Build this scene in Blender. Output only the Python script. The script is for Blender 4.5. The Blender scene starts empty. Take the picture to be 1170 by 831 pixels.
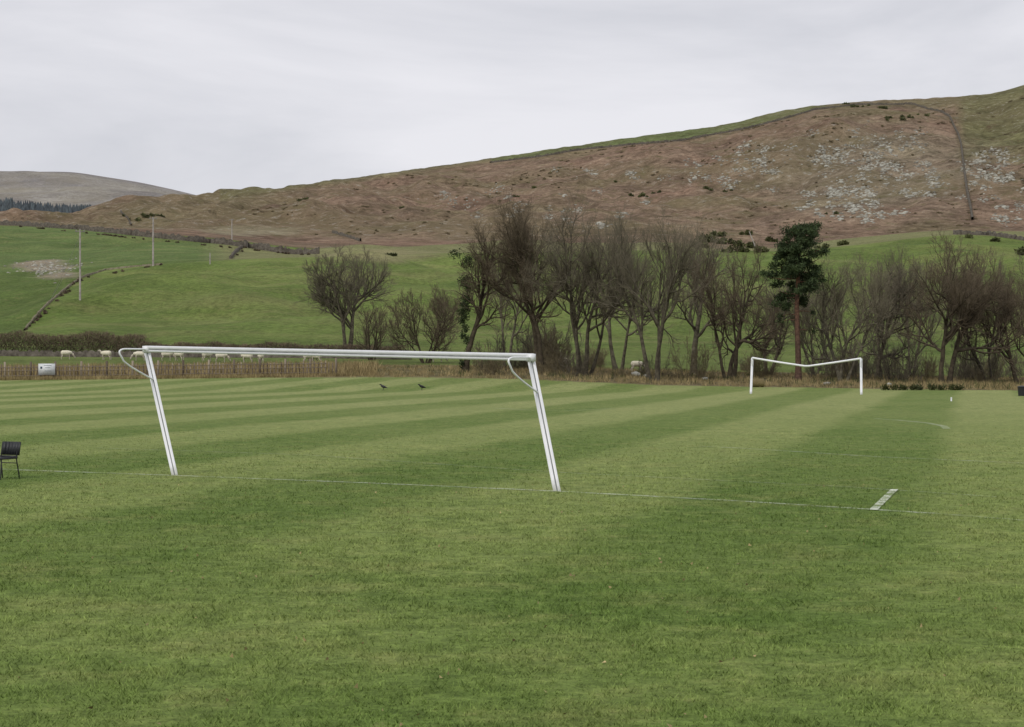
import bpy, math, numpy as np
from mathutils import Vector, Matrix
R = np.random.RandomState
scene = bpy.context.scene
F=2000.0; CX=585.0; HY=413.0; H=2.26      # survey constants: focal px, centre, horizon, eye height

def lin(r,g,b,k=1.0):
    o=[]
    for c in (r,g,b):
        c/=255.0
        o.append(k*(c/12.92 if c<=0.04045 else ((c+0.055)/1.055)**2.4))
    return tuple(o)

# ------------------------------------------------------------------ node helper
class G:
    def __init__(s,name,rough=0.9,spec=0.2):
        s.m=bpy.data.materials.new(name); s.m.use_nodes=True
        s.nt=s.m.node_tree; s.nt.nodes.clear()
        s.out=s.nt.nodes.new('ShaderNodeOutputMaterial')
        s.b=s.nt.nodes.new('ShaderNodeBsdfPrincipled')
        s.b.inputs['Roughness'].default_value=rough
        s.b.inputs['Specular IOR Level'].default_value=spec
        s.nt.links.new(s.b.outputs[0],s.out.inputs[0])
    def put(s,inp,v):
        if isinstance(v,bpy.types.NodeSocket): s.nt.links.new(v,inp)
        elif isinstance(v,(tuple,list)):
            if len(inp.default_value)==4 and len(v)==3: v=(*v,1)
            inp.default_value=v
        else:
            try: inp.default_value=v
            except Exception: inp.default_value=(v,v,v,1)
    def math(s,op,a,b=0.0,c=0.0,clamp=False):
        n=s.nt.nodes.new('ShaderNodeMath'); n.operation=op; n.use_clamp=clamp
        s.put(n.inputs[0],a); s.put(n.inputs[1],b); s.put(n.inputs[2],c); return n.outputs[0]
    def mix(s,f,a,b,t='MIX'):
        n=s.nt.nodes.new('ShaderNodeMix'); n.data_type='RGBA'; n.blend_type=t
        s.put(n.inputs[0],f); s.put(n.inputs[6],a); s.put(n.inputs[7],b); return n.outputs[2]
    def noise(s,vec,scale,detail=3,rough=0.55,dist=0.0):
        n=s.nt.nodes.new('ShaderNodeTexNoise')
        if vec is not None: s.nt.links.new(vec,n.inputs['Vector'])
        n.inputs['Scale'].default_value=scale; n.inputs['Detail'].default_value=detail
        n.inputs['Roughness'].default_value=rough; n.inputs['Distortion'].default_value=dist
        return n.outputs[0]
    def rng(s,v,a,b,lo=0.0,hi=1.0,smooth=False):
        n=s.nt.nodes.new('ShaderNodeMapRange'); n.clamp=True
        if smooth: n.interpolation_type='SMOOTHSTEP'
        s.put(n.inputs[0],v); s.put(n.inputs[1],a); s.put(n.inputs[2],b); s.put(n.inputs[3],lo); s.put(n.inputs[4],hi)
        return n.outputs[0]
    def pos(s): return s.nt.nodes.new('ShaderNodeNewGeometry').outputs['Position']
    def obj(s): return s.nt.nodes.new('ShaderNodeTexCoord').outputs['Object']
    def sep(s,v):
        n=s.nt.nodes.new('ShaderNodeSeparateXYZ'); s.nt.links.new(v,n.inputs[0]); return n.outputs
    def attr(s,name):
        n=s.nt.nodes.new('ShaderNodeAttribute'); n.attribute_name=name; return n
    def scale(s,col,f):
        n=s.nt.nodes.new('ShaderNodeVectorMath'); n.operation='SCALE'
        s.put(n.inputs[0],col); s.put(n.inputs['Scale'],f); return n.outputs[0]
    def bump(s,h,strength,dist):
        n=s.nt.nodes.new('ShaderNodeBump'); n.inputs['Strength'].default_value=strength
        n.inputs['Distance'].default_value=dist; s.nt.links.new(h,n.inputs['Height'])
        s.nt.links.new(n.outputs[0],s.b.inputs['Normal'])
    def col(s,c): s.put(s.b.inputs['Base Color'],c)

def simple(name,c,c2=None,scale=3.0,rough=0.85,spec=0.2,bump=0.0,bd=0.01,metal=0.0,detail=4):
    g=G(name,rough,spec); o=g.obj()
    g.b.inputs['Metallic'].default_value=metal
    n=g.noise(o,scale,detail,0.6)
    c2=c2 or tuple(x*0.7 for x in c)
    g.col(g.mix(g.rng(n,0.35,0.65),c2,c))
    if bump: g.bump(n,bump,bd)
    return g.m

# ------------------------------------------------------------------ numpy noise
_tab=R(7).rand(256,256)
def vnoise(x,y,off=0):
    xi=np.floor(x).astype(int); yi=np.floor(y).astype(int); fx=x-xi; fy=y-yi
    fx=fx*fx*(3-2*fx); fy=fy*fy*(3-2*fy); xi+=off*37; yi+=off*91
    a=_tab[xi&255,yi&255]; b=_tab[(xi+1)&255,yi&255]; c=_tab[xi&255,(yi+1)&255]; d=_tab[(xi+1)&255,(yi+1)&255]
    return (a*(1-fx)+b*fx)*(1-fy)+(c*(1-fx)+d*fx)*fy
def fbm(x,y,o=4,off=0):
    s=0;a=1;t=0
    for i in range(o):
        s=s+a*(vnoise(x,y,off+i)-0.5); t+=a; a*=0.5; x=x*2.03; y=y*2.03
    return s/t*2
# ------------------------------------------------------------------ mesh helper
def make_mesh(name,V,faces,attrs=None,smooth=False,mat=None,mats=None,midx=None):
    me=bpy.data.meshes.new(name)
    V=np.asarray(V,dtype=np.float32); me.vertices.add(len(V)); me.vertices.foreach_set('co',V.ravel())
    faces=[np.asarray(f) for f in faces if len(f)]
    tot=sum(f.size for f in faces); nf=sum(len(f) for f in faces)
    me.loops.add(tot); me.polygons.add(nf)
    me.loops.foreach_set('vertex_index',np.concatenate([f.ravel() for f in faces]).astype(np.int32))
    lt=np.concatenate([np.full(len(f),f.shape[1]) for f in faces])
    ls=np.concatenate([[0],np.cumsum(lt)[:-1]])
    me.polygons.foreach_set('loop_start',ls.astype(np.int32))
    me.polygons.foreach_set('loop_total',lt.astype(np.int32))
    if smooth: me.polygons.foreach_set('use_smooth',np.ones(nf,dtype=bool))
    if attrs:
        for k,v in attrs.items():
            v=np.asarray(v,dtype=np.float32)
            if v.ndim==2:
                a=me.attributes.new(k,'FLOAT_COLOR','POINT')
                if v.shape[1]==3: v=np.hstack([v,np.ones((len(v),1),np.float32)])
                a.data.foreach_set('color',v.astype(np.float32).ravel())
            else:
                a=me.attributes.new(k,'FLOAT','POINT'); a.data.foreach_set('value',v)
    if mats:
        for m in mats: me.materials.append(m)
        if midx is not None: me.polygons.foreach_set('material_index',np.asarray(midx,dtype=np.int32))
    elif mat: me.materials.append(mat)
    me.update(calc_edges=True); me.validate()
    return me
def add(name,me,loc=(0,0,0),rot=(0,0,0),scale=(1,1,1),parent=None):
    o=bpy.data.objects.new(name,me); scene.collection.objects.link(o)
    o.location=loc; o.rotation_euler=rot; o.scale=scale
    if parent: o.parent=parent
    return o
def empty(name,loc=(0,0,0),rz=0):
    o=bpy.data.objects.new(name,None); scene.collection.objects.link(o); o.location=loc; o.rotation_euler=(0,0,rz); o.empty_display_size=0.3
    return o
class MB:
    def __init__(s): s.v=[];s.q=[];s.t=[];s.a=[];s.n=0
    def add(s,V,q=None,t=None,a=0.0):
        V=np.asarray(V,float).reshape(-1,3)
        if q is not None and len(q): s.q.append(np.asarray(q)+s.n)
        if t is not None and len(t): s.t.append(np.asarray(t)+s.n)
        s.v.append(V); s.a.append(np.full(len(V),a) if np.isscalar(a) else np.asarray(a)); s.n+=len(V)
    def tubes(s,P,Rd,sides=5,a=0.0,cap=False):
        P=np.asarray(P,float); Rd=np.asarray(Rd,float)
        if P.ndim==2: P=P[None]; Rd=np.broadcast_to(Rd,P.shape[:2]) if Rd.ndim<2 else Rd
        B,K,_=P.shape
        T=np.gradient(P,axis=1); T/=np.linalg.norm(T,axis=2,keepdims=True)+1e-9
        m=np.linalg.norm(P[:,-1]-P[:,0],axis=1,keepdims=True)+1e-9
        ref=np.zeros((B,3)); d=(P[:,-1]-P[:,0])/m
        ref[np.arange(B),np.argmin(np.abs(d),axis=1)]=1
        U=np.cross(T,ref[:,None,:]); U/=np.linalg.norm(U,axis=2,keepdims=True)+1e-9
        W=np.cross(T,U)
        ang=np.arange(sides)*2*np.pi/sides
        ring=P[:,:,None,:]+Rd[:,:,None,None]*(np.cos(ang)[None,None,:,None]*U[:,:,None,:]+np.sin(ang)[None,None,:,None]*W[:,:,None,:])
        V=ring.reshape(-1,3)
        b=np.arange(B)[:,None,None]*K*sides; k=np.arange(K-1)[None,:,None]*sides; j=np.arange(sides)[None,None,:]; j2=(j+1)%sides
        q=np.stack([b+k+j,b+k+j2,b+k+sides+j2,b+k+sides+j],-1).reshape(-1,4)
        t=None
        if cap and sides==4:
            c0=(np.arange(B)[:,None]*K*sides)+np.array([3,2,1,0]); c1=(np.arange(B)[:,None]*K*sides)+(K-1)*sides+np.array([0,1,2,3])
            q=np.vstack([q,c0,c1])
        elif cap:
            tt=[]
            for bb in range(B):
                for base in (bb*K*sides,bb*K*sides+(K-1)*sides):
                    for i in range(1,sides-1): tt.append((base,base+i,base+i+1))
            t=tt
        s.add(V,q,t,a)
    def box(s,c,sz,rz=0.0,a=0.0,tilt=None):
        x,y,z=[q/2 for q in sz]
        V=np.array([(-x,-y,-z),(x,-y,-z),(x,y,-z),(-x,y,-z),(-x,-y,z),(x,-y,z),(x,y,z),(-x,y,z)],float)
        if tilt is not None: V=V@np.array(Matrix.Rotation(tilt,3,'X')).T
        V=V@np.array(Matrix.Rotation(rz,3,'Z')).T+np.array(c)
        s.add(V,[(0,3,2,1),(4,5,6,7),(0,1,5,4),(1,2,6,5),(2,3,7,6),(3,0,4,7)],None,a)
    def leaves(s,C,size,rng,elong=1.0,up=0.0,a=0.0):
        n=len(C); d=rng.normal(size=(n,3)); d[:,2]+=up; d/=np.linalg.norm(d,axis=1,keepdims=True)
        e=rng.normal(size=(n,3)); e=np.cross(d,e); e/=np.linalg.norm(e,axis=1,keepdims=True)
        sz=(size*(0.6+0.8*rng.rand(n)))[:,None] if np.isscalar(size) else size[:,None]
        w=sz/elong*0.5
        V=np.stack([C-e*w,C+e*w,C+d*sz],1).reshape(-1,3)
        s.add(V,None,np.arange(3*n).reshape(-1,3),np.repeat(a,3) if not np.isscalar(a) else a)
    def mesh(s,name,mat=None,smooth=False,attr='tw'):
        f=[]
        if s.q: f.append(np.vstack(s.q))
        if s.t: f.append(np.vstack(s.t))
        return make_mesh(name,np.vstack(s.v),f,{attr:np.concatenate(s.a)},smooth,mat)

# ------------------------------------------------------------------ terrain
xs=np.array([-2400,-300,0,90,180,260,340,480,600,750,900,1000,1090,1170,1500,3500.])
def row(*v): return np.array(v,float)
cd=[165,200,260,350,480,800,1000]
cy=[row(434,434,434,433,432,431,430,427,425,430,433,435,437,438,440,440),
    row(412,413,413,413,412,411,410,412,414,418,422,425,427,428,430,430),
    row(402,403,403,403,403,403,403,400,400,402,405,408,410,412,412,412),
    row(360,365,368,350,346,343,342,342,344,345,348,342,335,335,335,335),
    row(320,320,318,314,303,298,294,290,288,286,288,277,266,272,275,275),
    row(255,256,258,262,270,277,290,287,285,286,289,279,268,273,276,276),
    row(250,254,255,257,261,265,276,276,275,276,280,272,262,267,270,270)]
crx=np.array([-2400,-300,0,90,140,180,240,330,400,480,560,640,700,760,830,880,910,940,1000,1060,1130,1150,1170,1250,1500,3500.])
cry=np.array([250,248,247,243,241,237,226,213,203,192,180,168,159,151,141,128,122,118,113,111,106,101,95,80,60,120.])
frx=np.array([-2400,-300,0,60,85,110,135,160,200,240,300,480,3500.])
fry=np.array([190,199,195,194.5,195,199,203,207,216,226,240,250,250.])
pxs=np.concatenate([np.linspace(-2400,-120,60),np.arange(-100,1271,2.5),np.linspace(1290,3500,60)])
Ds=np.concatenate([[-60,-30,-10,0,5,10,20,35,60,90,120],np.linspace(130,175,30),np.linspace(178,260,34),np.linspace(263,500,80),
   np.linspace(505,1010,100),np.linspace(1016,1850,180),np.linspace(1870,4300,90),np.linspace(4400,8000,12)])
def sm(a,sig):
    d=np.arange(-2400,3501,2.5); v=np.interp(d,a[0],a[1]); k=np.exp(-0.5*(np.arange(-60,61)*2.5/sig)**2); k/=k.sum()
    v=np.convolve(np.pad(v,60,'edge'),k,'valid'); return np.interp(pxs,d,v)
ctrlD=[130]; ctrlZ=[np.zeros(len(pxs))]
for D,y in zip(cd,cy):
    ctrlD.append(D); ctrlZ.append(H+(HY-sm((xs,y),28))*D/F)
crest=sm((crx,cry),9); far=sm((frx,fry),9)
ctrlD.append(1800); ctrlZ.append(H+(HY-crest)*1800/F)
ctrlD.append(2200); ctrlZ.append(H+(HY-np.maximum(crest+10,252))*2200/F)
ctrlD.append(4200); ctrlZ.append(H+(HY-far)*4200/F)
ctrlD.append(8000); ctrlZ.append(np.full(len(pxs),150.))
ctrlZ=np.array(ctrlZ)
Z=np.zeros((len(Ds),len(pxs)))
for j in range(len(pxs)): Z[:,j]=np.interp(Ds,ctrlD,ctrlZ[:,j],left=0)
fl=Ds<=130
k=np.exp(-0.5*(np.arange(-6,7)/2.6)**2); k/=k.sum()
Zs=np.apply_along_axis(lambda c:np.convolve(np.pad(c,6,'edge'),k,'valid'),0,Z)
Zs[fl]=0; Z=Zs; Z[11:17]*=np.linspace(0.0,1,6)[:,None]
W=np.maximum(Ds,130.)
XX=(pxs[None,:]-CX)/F*W[:,None]; YY=np.broadcast_to(Ds[:,None],XX.shape)
def bumpw(D,a,b,c,d): return np.clip((D-a)/(b-a),0,1)*np.clip((d-D)/(d-c),0,1)
wB=bumpw(YY,950,1200,1500,1790); wG=bumpw(YY,265,340,430,490); wU=bumpw(YY,520,640,700,800)
rel=fbm(XX/140,YY/260,5,3)
Z=Z+wB*(rel*20+fbm(XX/35,YY/50,3,11)*8+fbm(XX/12,YY/16,2,12)*2.2)+wG*(fbm(XX/38,YY/48,3,5)*6.0+fbm(XX/9,YY/12,2,6)*.5)+wU*fbm(XX/60,YY/60,3,8)*6
Z=Z+bumpw(YY,2300,2800,3600,4150)*fbm(XX/400,YY/400,4,9)*45
Z=Z+bumpw(YY,1600,1780,1800,1850)*fbm(XX/9,YY*0,3,19)*.8
PY=HY-F*(Z-H)/W[:,None]; PX=np.broadcast_to(pxs[None,:],Z.shape)
def gz(x,y):
    if y<=130: return 0.0
    p=CX+F*x/y; j=np.clip(np.searchsorted(pxs,p)-1,0,len(pxs)-2); i=np.clip(np.searchsorted(Ds,y)-1,0,len(Ds)-2)
    u=(p-pxs[j])/(pxs[j+1]-pxs[j]); v=(y-Ds[i])/(Ds[i+1]-Ds[i]); u=min(max(u,0),1)
    return float((Z[i,j]*(1-u)+Z[i,j+1]*u)*(1-v)+(Z[i+1,j]*(1-u)+Z[i+1,j+1]*u)*v)
i130=int(np.searchsorted(Ds,129))
def hit(px,py,dmin=130):
    j=np.clip(np.searchsorted(pxs,px)-1,0,len(pxs)-2); u=(px-pxs[j])/(pxs[j+1]-pxs[j])
    c=PY[:,j]*(1-u)+PY[:,j+1]*u
    if dmin<=130 and py>c[i130]:
        D=F*H/(py-HY); return ((px-CX)/F*D,D,0.0)
    i=max(i130+1,int(np.searchsorted(Ds,dmin)))
    while i<len(Ds)-1 and c[i]>py: i+=1
    a,b=c[i-1],c[i]; t=0 if abs(a-b)<1e-6 else min(max((a-py)/(a-b),0),1)
    D=Ds[i-1]+t*(Ds[i]-Ds[i-1]); x=(px-CX)/F*D
    return (x,D,gz(x,D))
# ---- land cover (albedo per vertex)
PE=([0,300,450,600,750,1170],[163,161,157,150,143,134])
pitchedge=np.interp(pxs,*PE)[None,:]+fbm(XX/4,YY/4,2,2)*1.2
pitch=np.clip((pitchedge-YY)/1.5+0.5,0,1)
C=np.zeros(Z.shape+(3,)); K=1.10
def blend(mask,c):
    global C
    m=np.clip(mask,0,1)[...,None]; C=C*(1-m)+np.array(c)*m
C[:]=lin(101,117,60,K)
n1=fbm(XX/60,YY/60,4,1); n2=fbm(XX/15,YY/15,4,6); nst=fbm(XX/50,YY/7,4,23); n5=fbm(XX/22,YY/22,3,27)
blend(0.75*np.clip(n1*2.4,0,1)*(YY<520),lin(117,129,70,K))
blend(0.6*np.clip(-n5*2.4,0,1)*(YY<520)*(YY>262),lin(86,104,50,K))
blend(0.55*np.clip(-nst*2.2,0,1)*(YY<520)*(YY>262),lin(84,102,50,K))
blend(0.6*np.clip(nst*2.2-.2,0,1)*(YY<520)*(YY>262),lin(124,126,80,K))
verge=(YY<186+n2*6)*(pitch<0.5)
blend(verge*1.0,lin(116,108,78,K)); blend(verge*(PX>560)*0.8,lin(104,94,72,K))
blend(((YY>186)&(YY<262))*0.6,lin(102,114,62,K))
up=(YY>485)&(YY<830)
blend(up*1.0,lin(90,108,60,K))
blend(up*np.clip(nst*2,0,1)*.6,lin(114,122,76,K))
blend(up*np.clip((PX-225)/40,0,1)*0.75,lin(126,123,88,K))
blend((YY>280)&(YY<500)&(PX<225)&(PY<np.interp(PX,[0,28,50,92,120,160,215],[385,378,352,318,308,303,300])),lin(88,105,54,K))
patch=np.clip(1.4-np.abs((PX-56)/34)**2-np.abs((PY-307)/10)**2+n2*1.6,0,1)*(YY<560)*(PX>0)*(PX<120)
blend(patch,lin(140,130,112,K))
blend(np.clip(1.2-np.abs((PX-440)/70)**2-np.abs((PY-293)/8)**2+n2*1.2,0,1)*(YY<700)*0.8,lin(136,130,96,K))
br=np.clip((YY-(850+fbm(XX/50,YY/50,3,4)*40))/25,0,1)
blend(br,lin(146,125,106,K))
blend(br*np.clip(n1*2.2-0.1,0,1)*0.65,lin(130,119,90,K))
blend(br*np.clip(-n1*2.2-0.1,0,1)*0.5,lin(132,106,90,K))
blend(br*np.clip(fbm(XX/110,YY/200,4,33)*3-.2,0,1)*.6,lin(126,117,88,K))
blend(br*np.clip(1.2-np.abs((PX-290)/60)**2-np.abs((PY-264)/6)**2+n2,0,1)*(PX<420)*(YY<1300),lin(165,155,130,K))
wy=np.interp(PX,[560,620,660,720,780,800,850,890,930,960],[186,178,171,165,160,156,147,137,125,120])
fell=(YY>1250)&(YY<2000)
blend(fell*(PX>560)*(PX<945)*np.clip((wy-PY)/1.0,0,1),lin(112,122,78,K))
cr=np.interp(PX,crx,cry)
blend(fell*(PX>250)*(PX<700)*np.clip(1-(PY-cr)/(9+4*n2),0,1)*0.8,lin(118,120,84,K))
blend(fell*(PX>930)*np.clip(1-(PY-cr)/(16+16*n1),0,1)*0.6,lin(124,120,88,K))
blend(fell*np.clip((PX-1090)/14,0,1)*np.clip((185+25*n1-PY)/25,0,1)*0.85,lin(118,118,82,K))
blend((YY>1000)*(YY<2000)*np.clip(1.2-((PX-1000)/150)**2-((PY-195)/55)**2+n1*.6,0,1)*.6,lin(138,129,110,K))
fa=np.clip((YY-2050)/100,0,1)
blend(fa,lin(150,146,143,K))  # greyed albedo: aerial haze is put into the far hill's colour
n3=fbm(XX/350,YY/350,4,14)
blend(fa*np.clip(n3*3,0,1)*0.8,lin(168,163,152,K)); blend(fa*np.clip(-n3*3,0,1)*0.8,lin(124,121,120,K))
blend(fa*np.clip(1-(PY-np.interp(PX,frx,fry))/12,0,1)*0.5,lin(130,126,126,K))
kind=br*(1-0.45*fa)

NX,NY=len(pxs),len(Ds)
idx=np.arange(NX*NY).reshape(NY,NX)
q=np.stack([idx[:-1,:-1],idx[:-1,1:],idx[1:,1:],idx[1:,:-1]],-1).reshape(-1,4)
Vt=np.stack([XX,YY,Z],-1).reshape(-1,3)
pf=pitch.ravel()[q].max(1); kf=br.ravel()[q].max(1)
midx=np.where(pf>0,0,np.where(kf>0,2,1))

def pitch_color(g,P,lite=False):
    k=1.08
    s=g.sep(P); X,Y=s[0],s[1]
    wob=g.noise(P,0.16,3)
    S=g.math('SUBTRACT',X,g.math('MULTIPLY',Y,0.261))
    S=g.math('ADD',S,g.math('MULTIPLY',g.math('SUBTRACT',wob,0.5),1.5))
    ph=g.math('ADD',g.math('MULTIPLY',S,2*math.pi/8.2),2*math.pi*2.8/8.2+math.pi/2)
    st=g.rng(g.math('SINE',ph),-0.45,0.45,0,1,True)
    gl=g.math('SUBTRACT',g.math('ADD',g.math('MULTIPLY',X,0.40),g.math('MULTIPLY',Y,0.90)),26.5)
    gl=g.math('ADD',gl,g.math('MULTIPLY',g.math('SUBTRACT',wob,0.5),4.5))
    hs=g.rng(g.math('SINE',g.math('MULTIPLY',gl,2*math.pi/6.4)),-0.8,0.8,0.15,0.85,True)
    back=g.rng(gl,-4,-13.0,0,.65,True)
    big=g.noise(P,0.10,5,0.65); mid=g.noise(P,0.7,6,0.75); clump=g.noise(P,2.8,5,0.75)
    pat=g.mix(back,st,hs)
    pat=g.mix(g.rng(big,0.33,0.58,0.6,0.0),pat,g.rng(mid,.4,.6))
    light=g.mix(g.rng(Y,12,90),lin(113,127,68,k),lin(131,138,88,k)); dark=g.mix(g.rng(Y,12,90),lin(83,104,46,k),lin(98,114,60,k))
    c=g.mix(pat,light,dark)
    c=g.mix(g.rng(mid,0.5,0.70,0,0.45),c,lin(134,132,84,k))
    c=g.mix(g.rng(mid,0.49,0.32,0,0.5),c,lin(70,94,36,k))
    c=g.scale(c,g.rng(clump,.34,.66,.76,1.24))
    fine=None
    if not lite:
        fine=g.noise(P,9.0,4,0.8); tiny=g.noise(P,40.0,2,0.7)
        c=g.scale(c,g.rng(fine,0.32,0.68,0.62,1.38))
        c=g.scale(c,g.rng(tiny,0.25,0.75,0.68,1.32))
        c=g.mix(g.rng(clump,0.60,0.74,0,0.4),c,lin(134,126,88,k))
    return c,fine

g=G('pitch_turf',0.95,0.1); P=g.pos()
pc,fine=pitch_color(g,P)
A=g.attr('Col').outputs['Color']; ps=g.attr('pitch').outputs['Fac']
g.col(g.mix(ps,A,pc)); g.bump(fine,0.7,.05); M0=g.m
g=G('pasture',0.95,0.1); P=g.pos(); A=g.attr('Col').outputs['Color']
pn=g.noise(P,0.9,5,0.8)
pa=g.scale(A,g.rng(g.noise(P,0.06,6,0.7),0.3,0.7,0.74,1.26))
pa=g.scale(pa,g.rng(pn,0.35,0.65,0.66,1.34))
pa=g.mix(g.rng(g.noise(P,0.22,6,0.75),0.53,0.68,0,0.5),pa,lin(130,126,84,1.1))
g.col(pa); g.bump(g.noise(P,.25,8,.75),.9,1.8); M1=g.m
g=G('bracken_fell',0.98,0.05); P=g.pos(); A=g.attr('Col').outputs['Color']; ks=g.attr('kind').outputs['Fac']
b1=g.noise(P,0.022,10,0.75,0.6); b2=g.noise(P,0.006,5,0.6,0.4); b3=g.noise(P,0.14,5,0.85); b4=g.noise(P,0.05,8,0.8,.3)
ba=g.scale(A,g.rng(b1,0.36,0.64,0.64,1.32)); ba=g.scale(ba,g.rng(b3,0.36,0.64,0.58,1.4))
ba=g.mix(g.rng(b2,0.48,0.60,0,0.5),ba,lin(132,122,92,1.1))
ba=g.mix(g.rng(b4,0.54,0.62,0,0.6),ba,lin(114,109,76,1.1))
ba=g.mix(g.math('MULTIPLY',g.rng(b3,0.56,0.66),g.rng(b2,0.45,0.6,0.2,0.85)),ba,lin(178,175,166,1.1))
ba=g.mix(g.rng(b4,0.43,0.34,0,0.65),ba,lin(98,76,62,1.1))
ba=g.mix(g.rng(g.noise(P,0.09,6,0.8),0.42,0.34,0,0.8),ba,lin(72,64,48,1.1))
g.col(g.mix(ks,A,ba)); g.bump(g.math('ADD',b1,g.math('MULTIPLY',b3,.5)),1.0,10.0); M2=g.m
add('ground',make_mesh('ground',Vt,[q],{'Col':C.reshape(-1,3),'kind':kind.ravel(),'pitch':pitch.ravel()},True,None,[M0,M1,M2],midx))

# ------------------------------------------------------------------ grass blades on the near pitch
g=G('grass_blade_mat',0.8,0.2); P=g.pos(); pc,_=pitch_color(g,P,True)
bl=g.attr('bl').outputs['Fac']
pc=g.scale(pc,g.rng(bl,0,1,0.9,2.05)); pc=g.mix(g.rng(bl,0.88,1.0,0,0.55),pc,lin(166,160,112,1.1)); g.col(pc)  # root shade and lost skylight put into blade colour: darker roots, brightened tips
r=R(3); n=680000
u=r.rand(n); Yb=8.5*(62/8.5)**(u**0.95); wx=(r.rand(n)*2-1); Xb=wx*(0.36*Yb+2.5)
keep=((fbm(Xb*2.2,Yb*2.2,3,20)>-0.28)|(r.rand(n)<0.35))&(r.rand(n)<np.interp(Yb,[9,25,62],[1,.9,0])); Xb=Xb[keep];Yb=Yb[keep]; n=len(Xb)
hh=(0.014+0.024*r.rand(n))*(1+0.9*fbm(Xb*3,Yb*3,3,21))*np.interp(Yb,[9,40],[1,1.1])
wd=np.interp(Yb,[9,40],[0.0030,0.0065])*(0.6+0.8*r.rand(n))
an=r.rand(n)*2*np.pi; ln=0.5+1.1*r.rand(n); a2=r.rand(n)*2*np.pi
base=np.stack([Xb,Yb,np.zeros(n)],1); w=np.stack([np.cos(an),np.sin(an),np.zeros(n)],1)*wd[:,None]
tip=base+np.stack([np.cos(a2)*ln*hh,np.sin(a2)*ln*hh,hh],1)
V=np.stack([base-w,base+w,tip],1).reshape(-1,3)
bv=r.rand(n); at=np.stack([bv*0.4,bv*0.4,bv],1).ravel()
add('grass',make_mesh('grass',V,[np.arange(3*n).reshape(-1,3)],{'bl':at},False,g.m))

# ------------------------------------------------------------------ painted lines
g=G('line_paint_mat',0.9,0.1); P=g.pos(); pc,_=pitch_color(g,P,True)
f=g.math('MULTIPLY',g.rng(g.noise(P,1.6,8,0.85),0.40,0.62,0.0,1.0),g.attr('tw').outputs['Fac'])
g.col(g.mix(f,pc,lin(208,212,198)))
mb=MB()
def strip(pts,w,a,z=0.004):
    pts=[np.array(hit(*p)[:2]) for p in pts]; out=[]
    for i,p in enumerate(pts):
        t=pts[min(i+1,len(pts)-1)]-pts[max(i-1,0)]; t/=np.linalg.norm(t); nn=np.array([-t[1],t[0]])*w/2
        out.append((*(p-nn),z)); out.append((*(p+nn),z))
    mb.add(out,[(2*i,2*i+2,2*i+3,2*i+1) for i in range(len(pts)-1)],None,a)
strip([(-200,528),(30,537.5),(200,543.5),(420,552),(637,561.5),(850,573),(1070,587)],0.18,0.55)
strip([(1070,587),(1300,605)],0.14,0.2)
strip([(998,583.5),(1022,560)],0.13,1.2,0.014)
strip([(800,510),(860,513),(1000,522),(1300,535)],0.2,0.3)
strip([(110,512),(350,520),(640,540),(960,556),(1140,568)],0.14,0.2)
strip([(1000,478.5),(1030,480.5),(1060,483.5),(1078,487),(1082,490)],0.26,0.4)
strip([(566,466.5),(590,468),(640,470),(700,467)],0.28,0.25)
add('pitch_marking',mb.mesh('pitch_marking',g.m))

# ------------------------------------------------------------------ goals
def paint_mat():
    g=G('white_goal_paint',0.38,0.5); o=g.obj()
    c=g.mix(g.rng(g.noise(o,3,5,0.7),0.45,0.75,0,0.35),lin(234,235,238),lin(196,198,196))
    z=g.sep(o)[2]
    c=g.mix(g.rng(g.math('ADD',z,g.math('MULTIPLY',g.noise(o,9,4),0.25)),0.34,0.12,0,0.65),c,lin(120,125,95))
    c=g.mix(g.rng(g.noise(o,14,6,0.8),0.66,0.74,0,0.6),c,lin(128,110,95))
    g.col(c); return g.m
PM=paint_mat()
groove=simple('goal_groove_mat',lin(150,152,154),lin(120,122,124),5,0.6)
def arc(p0,p1,p2,n=7):
    p0,p1,p2=map(np.array,(p0,p1,p2)); t=np.linspace(0,1,n)[:,None]
    return (1-t)**2*p0+2*t*(1-t)*p1+t*t*p2
def profile_member(mb,gb,a,b,side,r=0.036,n=2):
    """twin rounded lip aluminium section: two tubes and a recessed web"""
    a=np.array(a,float);b=np.array(b,float); side=np.array(side,float); side/=np.linalg.norm(side)
    P1=np.linspace(a,b,n)
    for s,rr in ((-1,r*1.12),(1,r*.78)): mb.tubes(P1+side*s*0.033,np.full(n,rr),12,cap=True)
    gb.tubes(P1,np.full(n,0.028),8)
root=empty('football_goal')
BL=np.array((-6.70,34.8,0)); BR=np.array((0.79,30.5,0)); TL=np.array((-7.24,34.7,2.50)); TR=np.array((0.33,30.4,2.325))
back=np.array((-0.50,-0.866,0)); line=(BR-BL)/np.linalg.norm(BR-BL)
mb=MB(); gb=MB()
profile_member(mb,gb,BL-(TL-BL)*0.04,TL,(0.95,-0.3,0.2)); me=mb.mesh('post_left',PM,True); add('post_left',me,parent=root)
mb=MB(); profile_member(mb,gb,BR-(TR-BR)*0.04,TR,(0.95,-0.3,0.2)); add('post_right',mb.mesh('post_right',PM,True),parent=root)
mb=MB(); profile_member(mb,gb,TL+line*-0.05,TR+line*0.05,(-0.1,-0.15,-1.0),0.034,2); add('crossbar',mb.mesh('crossbar',PM,True),parent=root)
add('section_groove',gb.mesh('section_groove',groove,True),parent=root)
mb=MB()
for T,B in ((TL,BL),(TR,BR)):
    d=(B-T)/np.linalg.norm(B-T); o=T; e=o+back*0.78
    pts=np.vstack([o[None],arc(o+back*0.58,e+back*0.10,e+d*0.14),arc(e+d*0.24-back*0.04,e+d*0.36-back*0.16,T+d*0.62)])
    mb.tubes(pts[None],np.full((1,len(pts)),0.018),8)
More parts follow.
